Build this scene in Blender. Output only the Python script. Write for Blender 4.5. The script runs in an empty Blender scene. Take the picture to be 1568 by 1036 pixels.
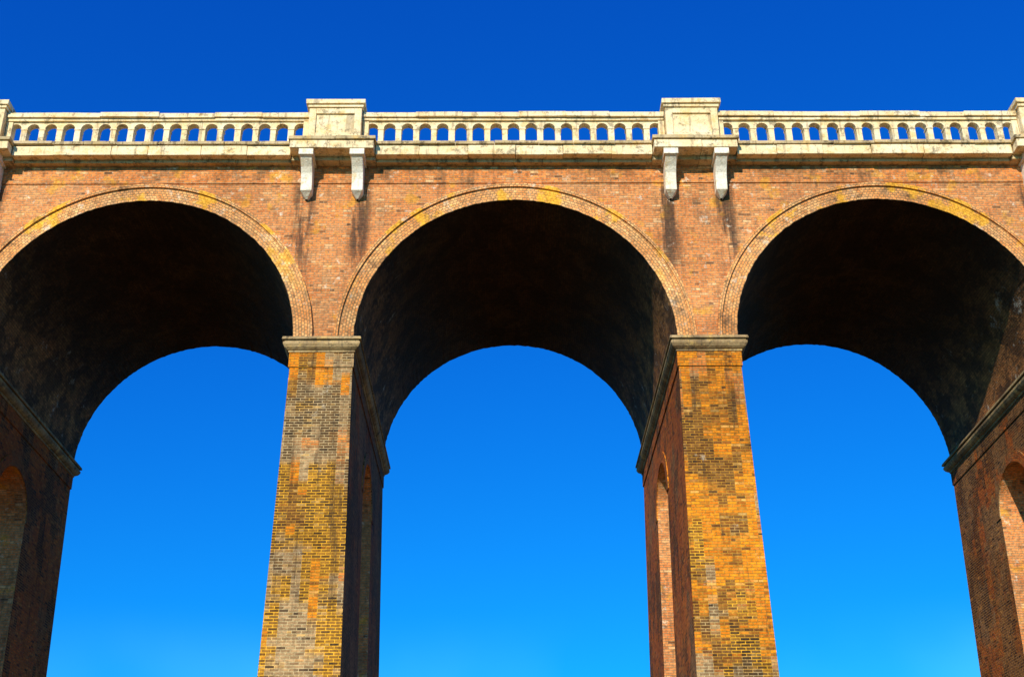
import bpy, math, random
from mathutils import Matrix, Vector
random.seed(7)
scene=bpy.context.scene
S=10.77; R=4.591; W=9.69; NB=6      # bay spacing, arch radius, width of deck, bays each side
KX=.989
HS=S/2; HX=.868; PQ=.06             # half bay, pier half width, pier projection
GZ=-17.4; TAP=.0171; TAPF=.0296
RW=.55; ZL=5.20
BAYS=[i*S for i in range(-NB,NB+1)]
PIERS=[(i+.5)*S for i in range(-NB-1,NB+1)]

# ------------------------------------------------------------ mesh builder
class MB:
    def __init__(s): s.v=[];s.f=[];s.uv=[]
    def face(s,pts,uv=None):
        pts=[Vector(p) for p in pts]
        if uv is None:
            n=Vector((0,0,0))
            for i in range(len(pts)):
                a=pts[i];b=pts[(i+1)%len(pts)]
                n+=a.cross(b)
            ax=[abs(n.x),abs(n.y),abs(n.z)]; k=ax.index(max(ax))
            uv=[(p.y,p.z) if k==0 else (p.x,p.z) if k==1 else (p.x,p.y) for p in pts]
        b=len(s.v); s.v+=[tuple(p) for p in pts]; s.f.append(list(range(b,b+len(pts)))); s.uv+=list(uv)
    def box(s,x0,x1,y0,y1,z0,z1,j=0):
        r=lambda:random.uniform(-j,j)
        P={}
        for a,x in enumerate((x0,x1)):
            for b,y in enumerate((y0,y1)):
                for c,z in enumerate((z0,z1)): P[a,b,c]=(x+r(),y+r(),z+r())
        for q in (((0,0,0),(1,0,0),(1,0,1),(0,0,1)),((1,1,0),(0,1,0),(0,1,1),(1,1,1)),
                  ((0,1,0),(0,0,0),(0,0,1),(0,1,1)),((1,0,0),(1,1,0),(1,1,1),(1,0,1)),
                  ((0,0,1),(1,0,1),(1,1,1),(0,1,1)),((0,1,0),(1,1,0),(1,0,0),(0,0,0))):
            s.face([P[k] for k in q])
    def loft(s,levels,top=True,bot=True):
        def c(l): z,a,b,d,e=l; return [(a,d,z),(b,d,z),(b,e,z),(a,e,z)]
        for u,l in zip(levels,levels[1:]):
            U=c(u);L=c(l)
            for i in range(4):
                k=(i+1)%4; s.face([L[i],L[k],U[k],U[i]])
        if top: s.face(c(levels[0]))
        if bot: s.face(c(levels[-1])[::-1])
    def build(s,name,mat,parent,weld=True,bevel=0):
        me=bpy.data.meshes.new(name); me.from_pydata(s.v,[],s.f)
        uvl=me.uv_layers.new(name="UVMap")
        for i,u in enumerate(s.uv): uvl.data[i].uv=u
        me.materials.append(mat)
        if weld:
            import bmesh
            bm=bmesh.new(); bm.from_mesh(me); bmesh.ops.remove_doubles(bm,verts=bm.verts,dist=.0004)
            bmesh.ops.recalc_face_normals(bm,faces=bm.faces); bm.to_mesh(me); bm.free()
        o=bpy.data.objects.new(name,me); scene.collection.objects.link(o)
        if parent: o.parent=parent
        if bevel:
            m=o.modifiers.new("bevel",'BEVEL'); m.width=bevel; m.segments=2; m.limit_method='ANGLE'; m.angle_limit=math.radians(35)
        return o

# ------------------------------------------------------------ material helper
class NT:
    def __init__(s,name):
        s.m=bpy.data.materials.new(name); s.m.use_nodes=True; s.t=s.m.node_tree
        s.b=s.t.nodes['Principled BSDF']; s.b.inputs['Roughness'].default_value=.9
        s.b.inputs['Specular IOR Level'].default_value=.15
        s.geo=s.n('ShaderNodeNewGeometry'); s.pos=s.geo.outputs['Position']
        s.uvn=s.n('ShaderNodeUVMap'); s.uvn.uv_map="UVMap"; s.uv=s.uvn.outputs[0]
    def n(s,t): return s.t.nodes.new(t)
    def set(s,inp,v):
        if isinstance(v,bpy.types.NodeSocket): s.t.links.new(v,inp)
        elif isinstance(v,(tuple,list)) and len(v)==3 and inp.type=='RGBA': inp.default_value=(*v,1)
        else: inp.default_value=v
    def math(s,op,a,b=0,c=0,clamp=False):
        n=s.n('ShaderNodeMath'); n.operation=op; n.use_clamp=clamp
        for i,v in enumerate((a,b,c)): s.set(n.inputs[i],v)
        return n.outputs[0]
    def mul(s,*a):
        r=a[0]
        for k in a[1:]: r=s.math('MULTIPLY',r,k)
        return r
    def inv(s,a): return s.math('SUBTRACT',1,a)
    def vm(s,op,a,b):
        n=s.n('ShaderNodeVectorMath'); n.operation=op; s.set(n.inputs[0],a); s.set(n.inputs[1],b); return n.outputs[0]
    def noise(s,scale,detail=4,vec=None,rough=.6,off=(0,0,0),stretch=None):
        v=vec or s.pos
        if stretch: v=s.vm('MULTIPLY',v,stretch)
        if off!=(0,0,0): v=s.vm('ADD',v,off)
        n=s.n('ShaderNodeTexNoise'); s.set(n.inputs['Vector'],v); n.inputs['Scale'].default_value=scale
        n.inputs['Detail'].default_value=detail; n.inputs['Roughness'].default_value=rough
        return n.outputs[0]
    def step(s,v,a,b):
        n=s.n('ShaderNodeMapRange'); n.interpolation_type='SMOOTHSTEP'; s.set(n.inputs[0],v)
        n.inputs[1].default_value=a; n.inputs[2].default_value=b; return n.outputs[0]
    def mix(s,f,a,b,mode='MIX'):
        n=s.n('ShaderNodeMix'); n.data_type='RGBA'; n.blend_type=mode
        s.set(n.inputs[0],f); s.set(n.inputs[6],a); s.set(n.inputs[7],b); return n.outputs[2]
    def xyz(s,v=None):
        n=s.n('ShaderNodeSeparateXYZ'); s.set(n.inputs[0],v or s.pos); return n.outputs
    def brick(s,c1,c2,mo,w=.24,h=.078,ms=.011,bias=0,vec=None,smooth=.3):
        n=s.n('ShaderNodeTexBrick'); s.set(n.inputs['Vector'],vec or s.uv)
        s.set(n.inputs['Color1'],c1); s.set(n.inputs['Color2'],c2); s.set(n.inputs['Mortar'],mo)
        n.inputs['Scale'].default_value=1; n.inputs['Mortar Size'].default_value=ms
        n.inputs['Mortar Smooth'].default_value=smooth; n.inputs['Bias'].default_value=bias
        n.inputs['Brick Width'].default_value=w; n.inputs['Row Height'].default_value=h
        return n.outputs['Color'],n.outputs['Fac']
    def bump(s,h,dist=.01,strength=1):
        n=s.n('ShaderNodeBump'); n.inputs['Distance'].default_value=dist; n.inputs['Strength'].default_value=strength
        s.set(n.inputs['Height'],h); s.t.links.new(n.outputs[0],s.b.inputs['Normal'])
    def out(s,c): s.set(s.b.inputs['Base Color'],c); return s.m
    def snapped(s,v=(.24,.24,.078)): return s.vm('SNAP',s.pos,v)

def brick_common(m,c,fac,lo=.62,hi=1.34):
    g1=m.step(m.noise(.33,6,rough=.65,off=(31,7,3)),.3,.7)
    grain=m.step(m.noise(11,4,rough=.7),.25,.75)
    c=m.mix(1,c,m.mix(grain,(lo,lo,lo),(hi,hi,hi)),'MULTIPLY')
    c=m.mix(1,c,m.mix(g1,(.78,.74,.70),(1.20,1.17,1.12)),'MULTIPLY')
    m.bump(m.math('ADD',m.math('MULTIPLY',fac,-1),m.math('MULTIPLY',grain,.9)),.014,.9)
    return c

def mat_facade():
    m=NT("facade_brick"); sn=m.snapped(); x,y,z=m.xyz()
    big=m.noise(.5,5); blk=m.noise(1.3,5,sn); fine=m.noise(6,2,sn)
    c1=m.mix(m.step(big,.35,.65),(.86,.27,.065),(.76,.32,.11)); c2=m.mix(m.step(blk,.4,.62),(.66,.19,.05),(.52,.22,.085))
    up=m.step(z,5.15,5.25); c1=m.mix(m.mul(up,.6),c1,(.90,.26,.045))
    pale=m.step(m.noise(5,2,sn,off=(7,3,1)),.57,.65); c1=m.mix(pale,c1,(.88,.50,.23))
    dk=m.step(fine,.56,.64); c2=m.mix(dk,c2,(.11,.055,.03))
    c,f=m.brick(c1,c2,(.42,.27,.14),bias=-.08)
    och=m.mul(m.step(m.noise(1.3,7,off=(5,0,2)),.56,.64),.55); c=m.mix(och,c,(.78,.37,.03))
    gry=m.mul(m.step(m.noise(.8,7,rough=.7,off=(25,0,12)),.53,.68),.45); c=m.mix(gry,c,(.28,.18,.11))
    dp=m.math('SUBTRACT',HS,m.math('PINGPONG',x,HS))
    near=m.inv(m.step(m.math('ABSOLUTE',m.math('SUBTRACT',dp,.84)),.12,.48))
    st=m.noise(1,7,stretch=(3.2,3.2,.4),off=(2,0,9),rough=.68)
    zf=m.mul(m.step(z,.8,3.4),m.inv(m.step(z,4.9,5.6)))
    s1=m.mul(near,zf,m.step(st,.40,.56)); c=m.mix(m.mul(s1,.85),c,(.05,.035,.028))
    s2=m.mul(m.step(m.noise(1,8,stretch=(1.7,1.7,.45),off=(12,0,3),rough=.7),.54,.68),.6); c=m.mix(s2,c,(.13,.08,.045))
    wh=m.mul(m.step(m.noise(3.2,9,rough=.72,off=(1,8,4)),.60,.66),.65); c=m.mix(wh,c,(.80,.68,.52))
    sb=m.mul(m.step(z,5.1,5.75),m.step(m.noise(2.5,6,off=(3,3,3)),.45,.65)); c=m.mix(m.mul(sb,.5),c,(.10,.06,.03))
    return m.out(brick_common(m,c,f))

def mat_ring():
    m=NT("arch_ring_brick"); x,y,z=m.xyz(); big=m.noise(.8,4)
    c1=m.mix(m.step(big,.35,.65),(.92,.36,.10),(.90,.50,.20)); c2=m.mix(m.step(m.noise(3,3),.4,.65),(.72,.26,.07),(.50,.26,.12))
    c,f=m.brick(c1,c2,(.34,.21,.10),w=.115,h=.082,ms=.011)
    och=m.mul(m.step(m.noise(.9,8,off=(5,0,2)),.52,.58),m.step(z,1.0,3.6)); c=m.mix(m.mul(och,.7),c,(.90,.45,.02))
    wh=m.step(m.noise(2.2,9,rough=.72,off=(1,8,4)),.58,.66); c=m.mix(m.mul(wh,.5),c,(.82,.72,.56))
    dk=m.step(m.noise(1.6,8,rough=.7,off=(9,8,4)),.55,.67); c=m.mix(m.mul(dk,.7),c,(.10,.065,.04))
    return m.out(brick_common(m,c,f))

def mat_soffit():
    m=NT("soffit_brick"); x,y,z=m.xyz(); big=m.noise(.5,6)
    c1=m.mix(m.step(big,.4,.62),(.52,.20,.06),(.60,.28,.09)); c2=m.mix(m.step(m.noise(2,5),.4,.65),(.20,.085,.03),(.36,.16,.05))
    c,f=m.brick(c1,c2,(.20,.11,.05))
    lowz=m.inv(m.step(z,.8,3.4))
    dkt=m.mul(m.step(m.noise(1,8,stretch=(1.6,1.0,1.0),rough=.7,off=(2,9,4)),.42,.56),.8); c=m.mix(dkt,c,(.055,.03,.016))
    c=m.mix(m.mul(m.inv(lowz),.88),c,(.036,.018,.010))  # crown shade painted into the brick; sunlit lower haunches stay lighter
    wh=m.mul(m.step(m.noise(1.3,11,rough=.80,off=(4,1,4)),.58,.66),m.inv(m.step(z,1.4,3.4))); c=m.mix(m.mul(wh,.75),c,(.70,.62,.52))
    gr=m.step(m.noise(.7,6,off=(8,8,1)),.55,.7); c=m.mix(m.mul(gr,.3),c,(.16,.08,.02))
    return m.out(brick_common(m,c,f))

def mat_pier():
    m=NT("pier_brick"); sn=m.snapped(); x,y,z=m.xyz()
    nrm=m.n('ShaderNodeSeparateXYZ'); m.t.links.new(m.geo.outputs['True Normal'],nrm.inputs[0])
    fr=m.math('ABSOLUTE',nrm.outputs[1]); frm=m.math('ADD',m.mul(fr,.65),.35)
    side=m.step(m.math('SINE',m.mul(x,math.pi/S)),-.4,.4)   # alternate piers weather differently
    A=m.noise(.55,8,m.vm('MULTIPLY',sn,(1.3,1.3,.7)),rough=.70,off=(3.3,0,1)); B=m.noise(.55,7,m.vm('MULTIPLY',sn,(1.4,1.4,.6)),rough=.60,off=(11.6,5,6)); C=m.noise(.5,5,m.vm('MULTIPLY',sn,(1.2,1.2,.8)),rough=.6,off=(20,5,1))
    deep=m.inv(m.step(z,-9.4,-7.2))
    gmask=m.step(m.math('SUBTRACT',m.math('ADD',C,m.mul(deep,.10)),m.mul(side,.09)),.42,.50)
    c1=m.mix(gmask,(.84,.27,.045),(.46,.28,.13)); c2=m.mix(gmask,(.56,.15,.03),(.24,.14,.065)); mo=m.mix(gmask,(.44,.25,.08),(.50,.36,.18))
    lz=m.mul(m.step(z,-10.5,-8.0),m.inv(m.step(z,-4.6,-2.8)))
    la=m.step(m.math('SUBTRACT',m.math('ADD',A,m.mul(lz,.13)),m.mul(side,.05)),.55,.61); la=m.mul(la,frm)
    c1=m.mix(la,c1,(.40,.18,.025)); c2=m.mix(la,c2,(.12,.055,.014)); mo=m.mix(la,mo,(.80,.40,.03))
    lb=m.mul(m.step(m.math('ADD',B,m.mul(side,.075)),.55,.59),frm)
    c1=m.mix(lb,c1,(.92,.30,.012)); c2=m.mix(lb,c2,(.68,.18,.010)); mo=m.mix(lb,mo,(.46,.22,.03))
    ld=m.step(m.noise(.7,8,m.vm('MULTIPLY',sn,(1.3,1.3,.6)),rough=.68,off=(2,7,9)),.51,.56)
    c1=m.mix(m.mul(ld,.88),c1,(.17,.09,.03)); c2=m.mix(m.mul(ld,.88),c2,(.05,.028,.013))
    rnd=m.step(m.noise(9,1,sn),.60,.66); c1=m.mix(m.mul(rnd,.6),c1,(.76,.44,.13))
    rn2=m.step(m.noise(9,1,sn,off=(4,4,4)),.56,.62); c2=m.mix(m.mul(rn2,.85),c2,(.045,.028,.018))
    c,f=m.brick(c1,c2,mo,ms=.012)
    vs=m.mul(m.step(m.noise(1,8,stretch=(3.5,3.5,.3),off=(2,5,7),rough=.68),.54,.66),.6); c=m.mix(vs,c,(.07,.042,.022))
    wh=m.mul(m.step(m.noise(1.8,10,rough=.74,off=(4,1,4)),.61,.68),.5); c=m.mix(wh,c,(.66,.54,.38))
    c=m.mix(m.inv(fr),c,m.mix(1,c,(.68,.48,.34),'MULTIPLY'))  # side faces darkened and warmed by normal, their shade put into the colour
    return m.out(brick_common(m,c,f))

def mat_stone(name,a,b,dark=.5,streak=.8):
    m=NT(name); x,y,z=m.xyz()
    c=m.mix(m.step(m.noise(1.1,5),.35,.65),a,b)
    c=m.mix(m.mul(m.step(m.noise(2.6,9,rough=.72,off=(3,1,1)),.51,.63),.6),c,(.76,.47,.14))
    c=m.mix(m.mul(m.step(m.noise(3.4,10,rough=.80,off=(8,1,5)),.52,.61),dark),c,(.11,.08,.045))
    c=m.mix(m.mul(m.step(m.noise(1,7,stretch=(6,6,.8),off=(1,1,15)),.54,.65),dark*streak),c,(.20,.14,.08))
    g=m.noise(22,4); c=m.mix(1,c,m.mix(g,(.62,.62,.62),(1.33,1.33,1.33)),'MULTIPLY')
    m.bump(m.math('ADD',m.noise(5,5),m.mul(g,.5)),.035,.7)
    return m.out(c)

MF=mat_facade();MR=mat_ring();MS=mat_soffit();MP=mat_pier()
ST=mat_stone("weathered_sandstone",(.95,.78,.50),(.90,.67,.36),.62)
STD=mat_stone("lichen_sandstone",(.66,.49,.27),(.48,.35,.18),.85)
STC=mat_stone("bracket_limestone",(.95,.86,.70),(.90,.78,.58),.25)
STK=mat_stone("capstone",(.50,.34,.16),(.24,.15,.07),.95)

via=bpy.data.objects.new("brick_viaduct",None); scene.collection.objects.link(via)
YS=((0,-1),(W,1))   # (facade y, outward direction)

# ------------------------------------------------------------ facade walls
w=MB(); rg=MB(); sf=MB()
N=64; Re=R+RW
for cx in BAYS:
    for y0,sg in YS:
        arc=[(cx+KX*Re*math.cos(math.pi*i/N),Re*math.sin(math.pi*i/N)) for i in range(N+1)]
        for a,b in zip(arc,arc[1:]):
            w.face([(a[0],y0,a[1]),(a[0],y0,ZL),(b[0],y0,ZL),(b[0],y0,b[1])])
        for s in (-1,1):
            w.face([(cx+s*KX*Re,y0,-.05),(cx+s*HS,y0,-.05),(cx+s*HS,y0,ZL),(cx+s*KX*Re,y0,ZL)])
        yu=y0+sg*.035
        w.face([(cx-HS,yu,ZL),(cx+HS,yu,ZL),(cx+HS,yu,5.86),(cx-HS,yu,5.86)])
        w.face([(cx-HS,yu,ZL),(cx+HS,yu,ZL),(cx+HS,y0,ZL),(cx-HS,y0,ZL)])
        M=150; rr=[R+random.uniform(-.011,.011) for i in range(M+1)]; rl=[Re+random.uniform(-.006,.006) for i in range(M+1)]
        for (ra,rb,pr) in ((0,R+.44,.055),(R+.44,Re,.115)):
            yy=y0+sg*pr
            for i in range(M):
                a0=math.pi*i/M;a1=math.pi*(i+1)/M
                i0=rr[i] if ra==0 else ra; i1=rr[i+1] if ra==0 else ra
                o0=rb if ra==0 else rl[i]; o1=rb if ra==0 else rl[i+1]
                P=lambda r,a,y:(cx+KX*r*math.cos(a),y,r*math.sin(a))
                u0=a0*(R+.3);u1=a1*(R+.3)
                rg.face([P(i0,a0,yy),P(o0,a0,yy),P(o1,a1,yy),P(i1,a1,yy)],[(u0,0 if ra==0 else .44),(u0,rb-R),(u1,rb-R),(u1,0 if ra==0 else .44)])
                rg.face([P(o0,a0,yy),P(o0,a0,y0),P(o1,a1,y0),P(o1,a1,yy)],[(u0,0),(u0,.08),(u1,.08),(u1,0)])
                if ra: rg.face([P(ra,a0,yy),P(ra,a0,y0+sg*.055),P(ra,a1,y0+sg*.055),P(ra,a1,yy)],[(u0,0),(u0,.04),(u1,.04),(u1,0)])
        if sg<0: rrf=rr
    M=150
    for i in range(M):
        a0=math.pi*i/M;a1=math.pi*(i+1)/M
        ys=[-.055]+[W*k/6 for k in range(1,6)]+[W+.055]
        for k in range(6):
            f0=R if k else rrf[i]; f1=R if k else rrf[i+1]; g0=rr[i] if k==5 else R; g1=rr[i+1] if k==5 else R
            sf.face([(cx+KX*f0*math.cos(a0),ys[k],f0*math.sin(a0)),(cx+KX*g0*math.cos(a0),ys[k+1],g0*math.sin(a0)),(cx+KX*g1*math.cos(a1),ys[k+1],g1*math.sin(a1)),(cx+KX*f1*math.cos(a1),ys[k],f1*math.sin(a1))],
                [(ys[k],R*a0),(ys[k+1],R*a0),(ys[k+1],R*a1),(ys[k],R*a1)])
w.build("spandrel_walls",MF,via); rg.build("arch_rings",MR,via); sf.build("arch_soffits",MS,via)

# ------------------------------------------------------------ piers
pr=MB(); cp=MB(); pf=MB(); tn=MB()
yc=W/2; HB=1.32; ZT=-3.25; ZB=-14.9; OW=.34
for px in PIERS:
    def lv(z,o): return (z,px-HX-o,px+HX+o,-PQ-o,W+PQ+o)
    cp.loft([lv(0,.215),lv(-.085,.235),lv(-.10,.20)],bot=False)
    cp.loft([lv(-.10,.17),lv(-.15,.17)],top=False,bot=False)
    cp.loft([lv(-.15,.20),lv(-.22,.20),lv(-.30,.155),lv(-.35,.095),lv(-.36,.06),lv(-.42,.055)])
    pf.loft([lv(-.42,.028),lv(-.86,.032)],top=False)
    o=lambda z:(-.86-z)*TAP
    hx=lambda z:HX+o(z); yf=lambda z:-PQ-(-.86-z)*TAPF; yb=lambda z:W+PQ+(-.86-z)*TAPF
    z0,z1=GZ-.3,-.86
    for fy in (yf,yb):
        pr.face([(px-hx(z0),fy(z0),z0),(px+hx(z0),fy(z0),z0),(px+hx(z1),fy(z1),z1),(px-hx(z1),fy(z1),z1)])
    K=20
    top=[(yc+HB*math.cos(math.pi*i/K),ZT+HB*math.sin(math.pi*i/K)) for i in range(K+1)]
    bot=[(yc+HB*math.cos(math.pi*i/K),ZB-HB*.5*math.sin(math.pi*i/K)) for i in range(K+1)]
    for s in (-1,1):
        P=lambda y,z,e=0:(px+s*(hx(z)+e),y,z)
        pr.face([P(yf(z0),z0),P(yc-HB,z0),P(yc-HB,z1),P(yf(z1),z1)])
        pr.face([P(yb(z0),z0),P(yc+HB,z0),P(yc+HB,z1),P(yb(z1),z1)])
        for a,b in zip(top,top[1:]): pr.face([P(*a),P(a[0],z1),P(b[0],z1),P(*b)])
        for a,b in zip(bot,bot[1:]): pr.face([P(*a),P(a[0],z0),P(b[0],z0),P(*b)])
        for i in range(K):
            a0=math.pi*i/K;a1=math.pi*(i+1)/K
            Q=lambda r,a,e:P(yc+r*math.cos(a),ZT+r*math.sin(a),e)
            pf.face([Q(HB,a0,.03),Q(HB+OW,a0,.03),Q(HB+OW,a1,.03),Q(HB,a1,.03)],[(a0*1.5,0),(a0*1.5,OW),(a1*1.5,OW),(a1*1.5,0)])
            pf.face([Q(HB+OW,a0,.03),Q(HB+OW,a0,0),Q(HB+OW,a1,0),Q(HB+OW,a1,.03)])
            pf.face([Q(HB,a0,.03),Q(HB,a0,0),Q(HB,a1,0),Q(HB,a1,.03)])
    def tun(a,b):
        tn.face([(px-hx(a[1]),a[0],a[1]),(px+hx(a[1]),a[0],a[1]),(px+hx(b[1]),b[0],b[1]),(px-hx(b[1]),b[0],b[1])],
                [(px-hx(a[1]),a[2]),(px+hx(a[1]),a[2]),(px+hx(b[1]),b[2]),(px-hx(b[1]),b[2])])
    for i in range(K): 
        t=lambda i:HB*math.pi*i/K
        tun((*top[i],t(i)),(*top[i+1],t(i+1))); tun((*bot[i],t(i)),(*bot[i+1],t(i+1)))
    for s in (-1,1): tun((yc+s*HB,ZB,ZB),(yc+s*HB,ZT,ZT))
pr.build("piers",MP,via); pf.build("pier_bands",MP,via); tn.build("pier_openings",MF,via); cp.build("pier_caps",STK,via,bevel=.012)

# ------------------------------------------------------------ cornice, deck
co=MB(); ct=MB(); br=MB(); bl=MB(); pl=MB()
def blocks(mb,x0,x1,y0,sg,pin,pout,za,zb,L=1.25,j=.006):
    n=max(1,round((x1-x0)/L)); e=[x0]+sorted(x0+(x1-x0)*(i+random.uniform(-.18,.18))/n for i in range(1,n))+[x1]
    for a,b in zip(e,e[1:]):
        d=random.uniform(-j,j)*1.6; dz=random.uniform(-j,j)
        ya=y0+sg*(pout+d); yb_=y0-sg*pin
        mb.box(a+.004,b-.004,min(ya,yb_),max(ya,yb_),za+dz,zb+dz,j*.6)
SW=1.26; PW=.82
for y0,sg in YS:
    for k,cx in enumerate(BAYS):
        a,b=cx-HS+SW,cx+HS-SW
        blocks(ct,a,b,y0,sg,.3,.24,5.80,5.90,1.6)
        blocks(co,a,b,y0,sg,.3,.50,5.905,6.235,1.35,.011)
        blocks(ct,a,b,y0,sg,.3,.57,6.25,6.355,1.1,.012)
        a,b=cx-HS+PW,cx+HS-PW
        blocks(bl,a,b,y0,sg,.10,.26,6.37,6.50,1.8,.004)
        n=17; p=(b-a)/n; ho=.183; zs=7.06; f=y0+sg*.20; g=y0-sg*.04; ztop=7.305; zb=6.50
        for i in range(n):
            c=a+(i+.5)*p; K=8
            jx=random.uniform(-.01,.01); c+=jx
            l,r=a+i*p,a+(i+1)*p
            for yy in (f,g):
                for (u,v) in ((l,c-ho),(c+ho,r)): bl.face([(u,yy,zb),(v,yy,zb),(v,yy,ztop),(u,yy,ztop)])
            ar=[(c+ho*math.cos(math.pi*q/K),zs+ho*math.sin(math.pi*q/K)) for q in range(K+1)]
            for u,v in zip(ar,ar[1:]):
                for yy in (f,g): bl.face([(u[0],yy,u[1]),(u[0],yy,ztop),(v[0],yy,ztop),(v[0],yy,v[1])])
                bl.face([(u[0],f,u[1]),(v[0],f,v[1]),(v[0],g,v[1]),(u[0],g,u[1])])
            for u in (c-ho,c+ho): bl.face([(u,f,zb),(u,f,zs),(u,g,zs),(u,g,zb)])
            if i<n-1:
                q0,q1=r-.10,r+.10
                for za,zc in ((7.02,7.06),(6.50,6.58)):
                    bl.box(q0,q1,min(f+sg*.02,g-sg*.01),max(f+sg*.02,g-sg*.01),za,zc,.003)
        blocks(bl,a,b,y0,sg,.06,.27,7.31,7.39,1.5,.006)
        blocks(bl,a,b,y0,sg,.08,.34,7.405,7.56,1.5,.014)
    for px in PIERS:
        for (mb,pp,za,zb,e,L) in ((ct,.36,5.80,5.93,0,1.3),(co,.82,5.935,6.20,-.02,1.3),(ct,.88,6.215,6.33,.03,1.3)):
            blocks(mb,px-SW-e,px+SW+e,y0,sg,.3,pp,za,zb,L,.006)
        for s in (-1,1):
            bx=px+s*.75
            prof=[(.79,5.93),(.79,5.73),(.70,5.69),(.62,5.60),(.50,5.47),(.40,5.32),(.34,5.12),(.32,4.92),(.32,4.78),(.10,4.60)]
            for i in range(len(prof)-1):
                (p0,q0),(p1,q1)=prof[i],prof[i+1]
                h0=.215 if i==0 else .165; h1=.215 if i==0 else .165
                if i==len(prof)-2: h1=.03
                A=[(bx-h0,y0+sg*p0,q0),(bx+h0,y0+sg*p0,q0),(bx+h1,y0+sg*p1,q1),(bx-h1,y0+sg*p1,q1)]
                B=[(bx-h0,y0-sg*.05,q0),(bx+h0,y0-sg*.05,q0),(bx+h1,y0-sg*.05,q1),(bx-h1,y0-sg*.05,q1)]
                br.face(A); br.face([A[0],A[3],B[3],B[0]]); br.face([A[1],A[2],B[2],B[1]])
                if i==0: br.face([A[3],A[2],B[2],B[3]])
        yb_=y0-sg*.35
        def bx_(x0,x1,p,za,zb,j=.004): pl.box(px+x0,px+x1,min(y0+sg*p,yb_),max(y0+sg*p,yb_),za,zb,j)
        bx_(-.84,.84,.56,6.345,6.46); bx_(-.79,.79,.44,6.465,7.60)
        for (x0,x1,za,zb) in ((-.79,-.58,6.465,7.60),(.58,.79,6.465,7.60),(-.577,.577,6.465,6.70),(-.577,.577,7.40,7.60)):
            ya=y0+sg*.50; yi=y0+sg*.40
            pl.box(px+x0,px+x1,min(ya,yi),max(ya,yi),za+.002,zb-.002,0)
        bx_(-.84,.84,.55,7.605,7.70,.008); bx_(-.89,.89,.61,7.705,7.865,.012)
        for s in (-1,1):
            pl.box(px+s*.90-.09,px+s*.90+.09,min(y0+sg*.24,y0-sg*.05),max(y0+sg*.24,y0-sg*.05),6.505,7.30,.003)
dk=MB(); dk.box(BAYS[0]-HS,BAYS[-1]+HS,.02,W-.02,5.3,6.30)
co.build("cornice",ST,via,bevel=.014); ct.build("cornice_mouldings",STD,via,bevel=.014); br.build("brackets",STC,via,bevel=.01); bl.build("balustrade",ST,via); pl.build("parapet_blocks",ST,via,bevel=.01)
dk.build("deck",STK,via)

# ------------------------------------------------------------ ground
g=NT("grass"); n1=g.noise(.15,6); n2=g.noise(3,8)
c=g.mix(g.step(n1,.35,.65),(.12,.10,.03),(.17,.12,.045)); c=g.mix(g.step(n2,.4,.7),c,(.07,.065,.02)); g.bump(n2,.1,.6); g.out(c)
gm=MB()
G=24; L=1500
def gp(i,j):
    x=(i/G*2-1);y=(j/G*2-1); x=L*x*abs(x);y=L*y*abs(y)
    return (x,y,GZ+(0 if math.hypot(x,y)<120 else .012*(math.hypot(x,y)-120)*math.sin(x*.004+1)))
for i in range(G):
    for j in range(G): gm.face([gp(i,j),gp(i+1,j),gp(i+1,j+1),gp(i,j+1)])
gm.build("ground",g.m,None)

# ------------------------------------------------------------ camera
f_,th,ps,ro,cx_,D_,cz_=1938.66,.46123,.00937,-.00755,-.3956,31.7718,-15.751
F=Vector((math.sin(ps)*math.cos(th),math.cos(ps)*math.cos(th),math.sin(th)))
Rr=Vector((math.cos(ps),-math.sin(ps),0)); U=Rr.cross(F)
R2=Rr*math.cos(ro)+U*math.sin(ro); U2=-Rr*math.sin(ro)+U*math.cos(ro)
cam=bpy.data.cameras.new("camera"); c_=bpy.data.objects.new("camera",cam); scene.collection.objects.link(c_)
cam.sensor_width=36; cam.lens=f_/1568*36; cam.clip_end=6000
c_.matrix_world=Matrix(((R2.x,U2.x,-F.x,cx_),(R2.y,U2.y,-F.y,-D_),(R2.z,U2.z,-F.z,cz_),(0,0,0,1)))
scene.camera=c_

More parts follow.
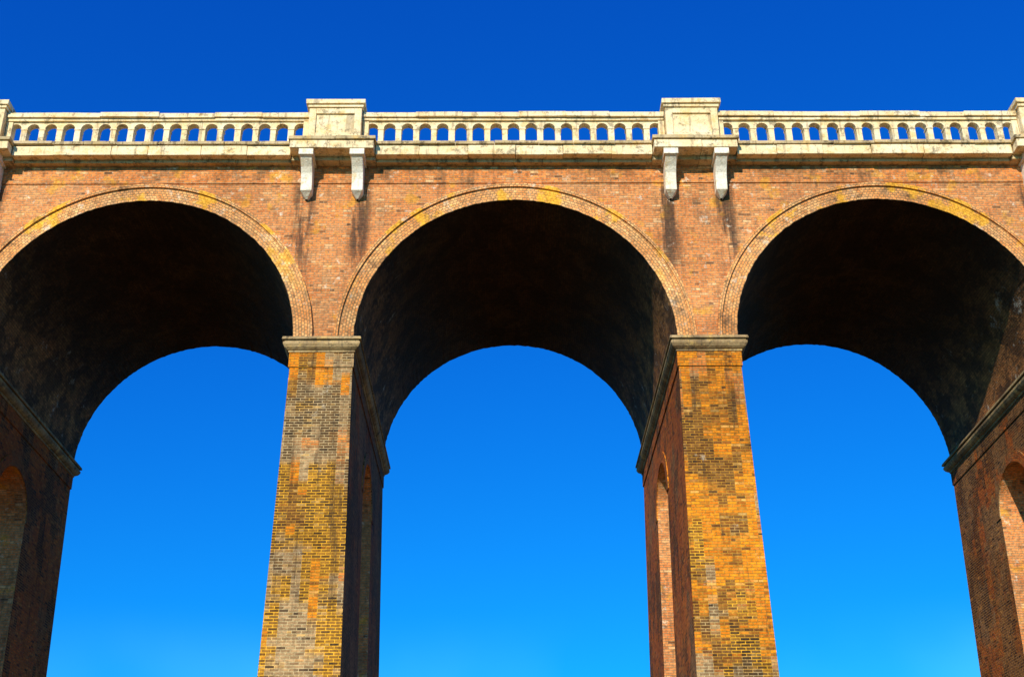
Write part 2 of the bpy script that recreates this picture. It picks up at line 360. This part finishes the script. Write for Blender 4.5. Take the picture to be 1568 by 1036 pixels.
# ------------------------------------------------------------ light
ld=Vector((.32,1,-.53)).normalized()
sl=bpy.data.lights.new("sun",'SUN'); sl.energy=5.0; sl.angle=math.radians(.5); sl.color=(1,.92,.77)
so=bpy.data.objects.new("sun",sl); scene.collection.objects.link(so); so.rotation_euler=ld.to_track_quat('-Z','Y').to_euler()
wd=bpy.data.worlds.new("World"); scene.world=wd; wd.use_nodes=True; t=wd.node_tree; bg=t.nodes['Background']
sk=t.nodes.new('ShaderNodeTexSky'); sk.sky_type='NISHITA'; sk.sun_disc=False
sk.sun_elevation=math.asin(-ld.z); sk.sun_rotation=math.atan2(-ld.x,-ld.y)
sk.air_density=1.0; sk.dust_density=.3; sk.ozone_density=3
se=t.nodes.new('ShaderNodeSeparateColor'); cb=t.nodes.new('ShaderNodeCombineColor'); t.links.new(sk.outputs[0],se.inputs[0])
for i,(gain,pw) in enumerate(((.02,1.5),(.60,1.27),(2.6,.77))):
    a=t.nodes.new('ShaderNodeMath'); a.operation='POWER'; t.links.new(se.outputs[i],a.inputs[0]); a.inputs[1].default_value=pw
    b=t.nodes.new('ShaderNodeMath'); b.operation='MULTIPLY'; t.links.new(a.outputs[0],b.inputs[0]); b.inputs[1].default_value=gain
    t.links.new(b.outputs[0],cb.inputs[i])
# thin haze wisps low in the sky
tc=t.nodes.new('ShaderNodeTexCoord'); sx=t.nodes.new('ShaderNodeSeparateXYZ'); t.links.new(tc.outputs['Generated'],sx.inputs[0])
mr=t.nodes.new('ShaderNodeMapRange'); mr.interpolation_type='SMOOTHSTEP'; t.links.new(sx.outputs[2],mr.inputs[0]); mr.inputs[1].default_value=.25; mr.inputs[2].default_value=.17
nz=t.nodes.new('ShaderNodeTexNoise'); nz.inputs['Scale'].default_value=4; nz.inputs['Detail'].default_value=3; t.links.new(tc.outputs['Generated'],nz.inputs['Vector'])
m2=t.nodes.new('ShaderNodeMapRange'); t.links.new(nz.outputs[0],m2.inputs[0]); m2.inputs[1].default_value=.42; m2.inputs[2].default_value=.75
mm=t.nodes.new('ShaderNodeMath'); mm.operation='MULTIPLY'; t.links.new(mr.outputs[0],mm.inputs[0]); t.links.new(m2.outputs[0],mm.inputs[1])
mx=t.nodes.new('ShaderNodeMix'); mx.data_type='RGBA'; mx.blend_type='ADD'; t.links.new(mm.outputs[0],mx.inputs[0]); t.links.new(cb.outputs[0],mx.inputs[6]); mx.inputs[7].default_value=(.7,1.6,1.2,1)
t.links.new(mx.outputs[2],bg.inputs[0]); bg.inputs[1].default_value=.1
scene.view_settings.view_transform='Standard'; scene.view_settings.look='None'; scene.view_settings.exposure=0
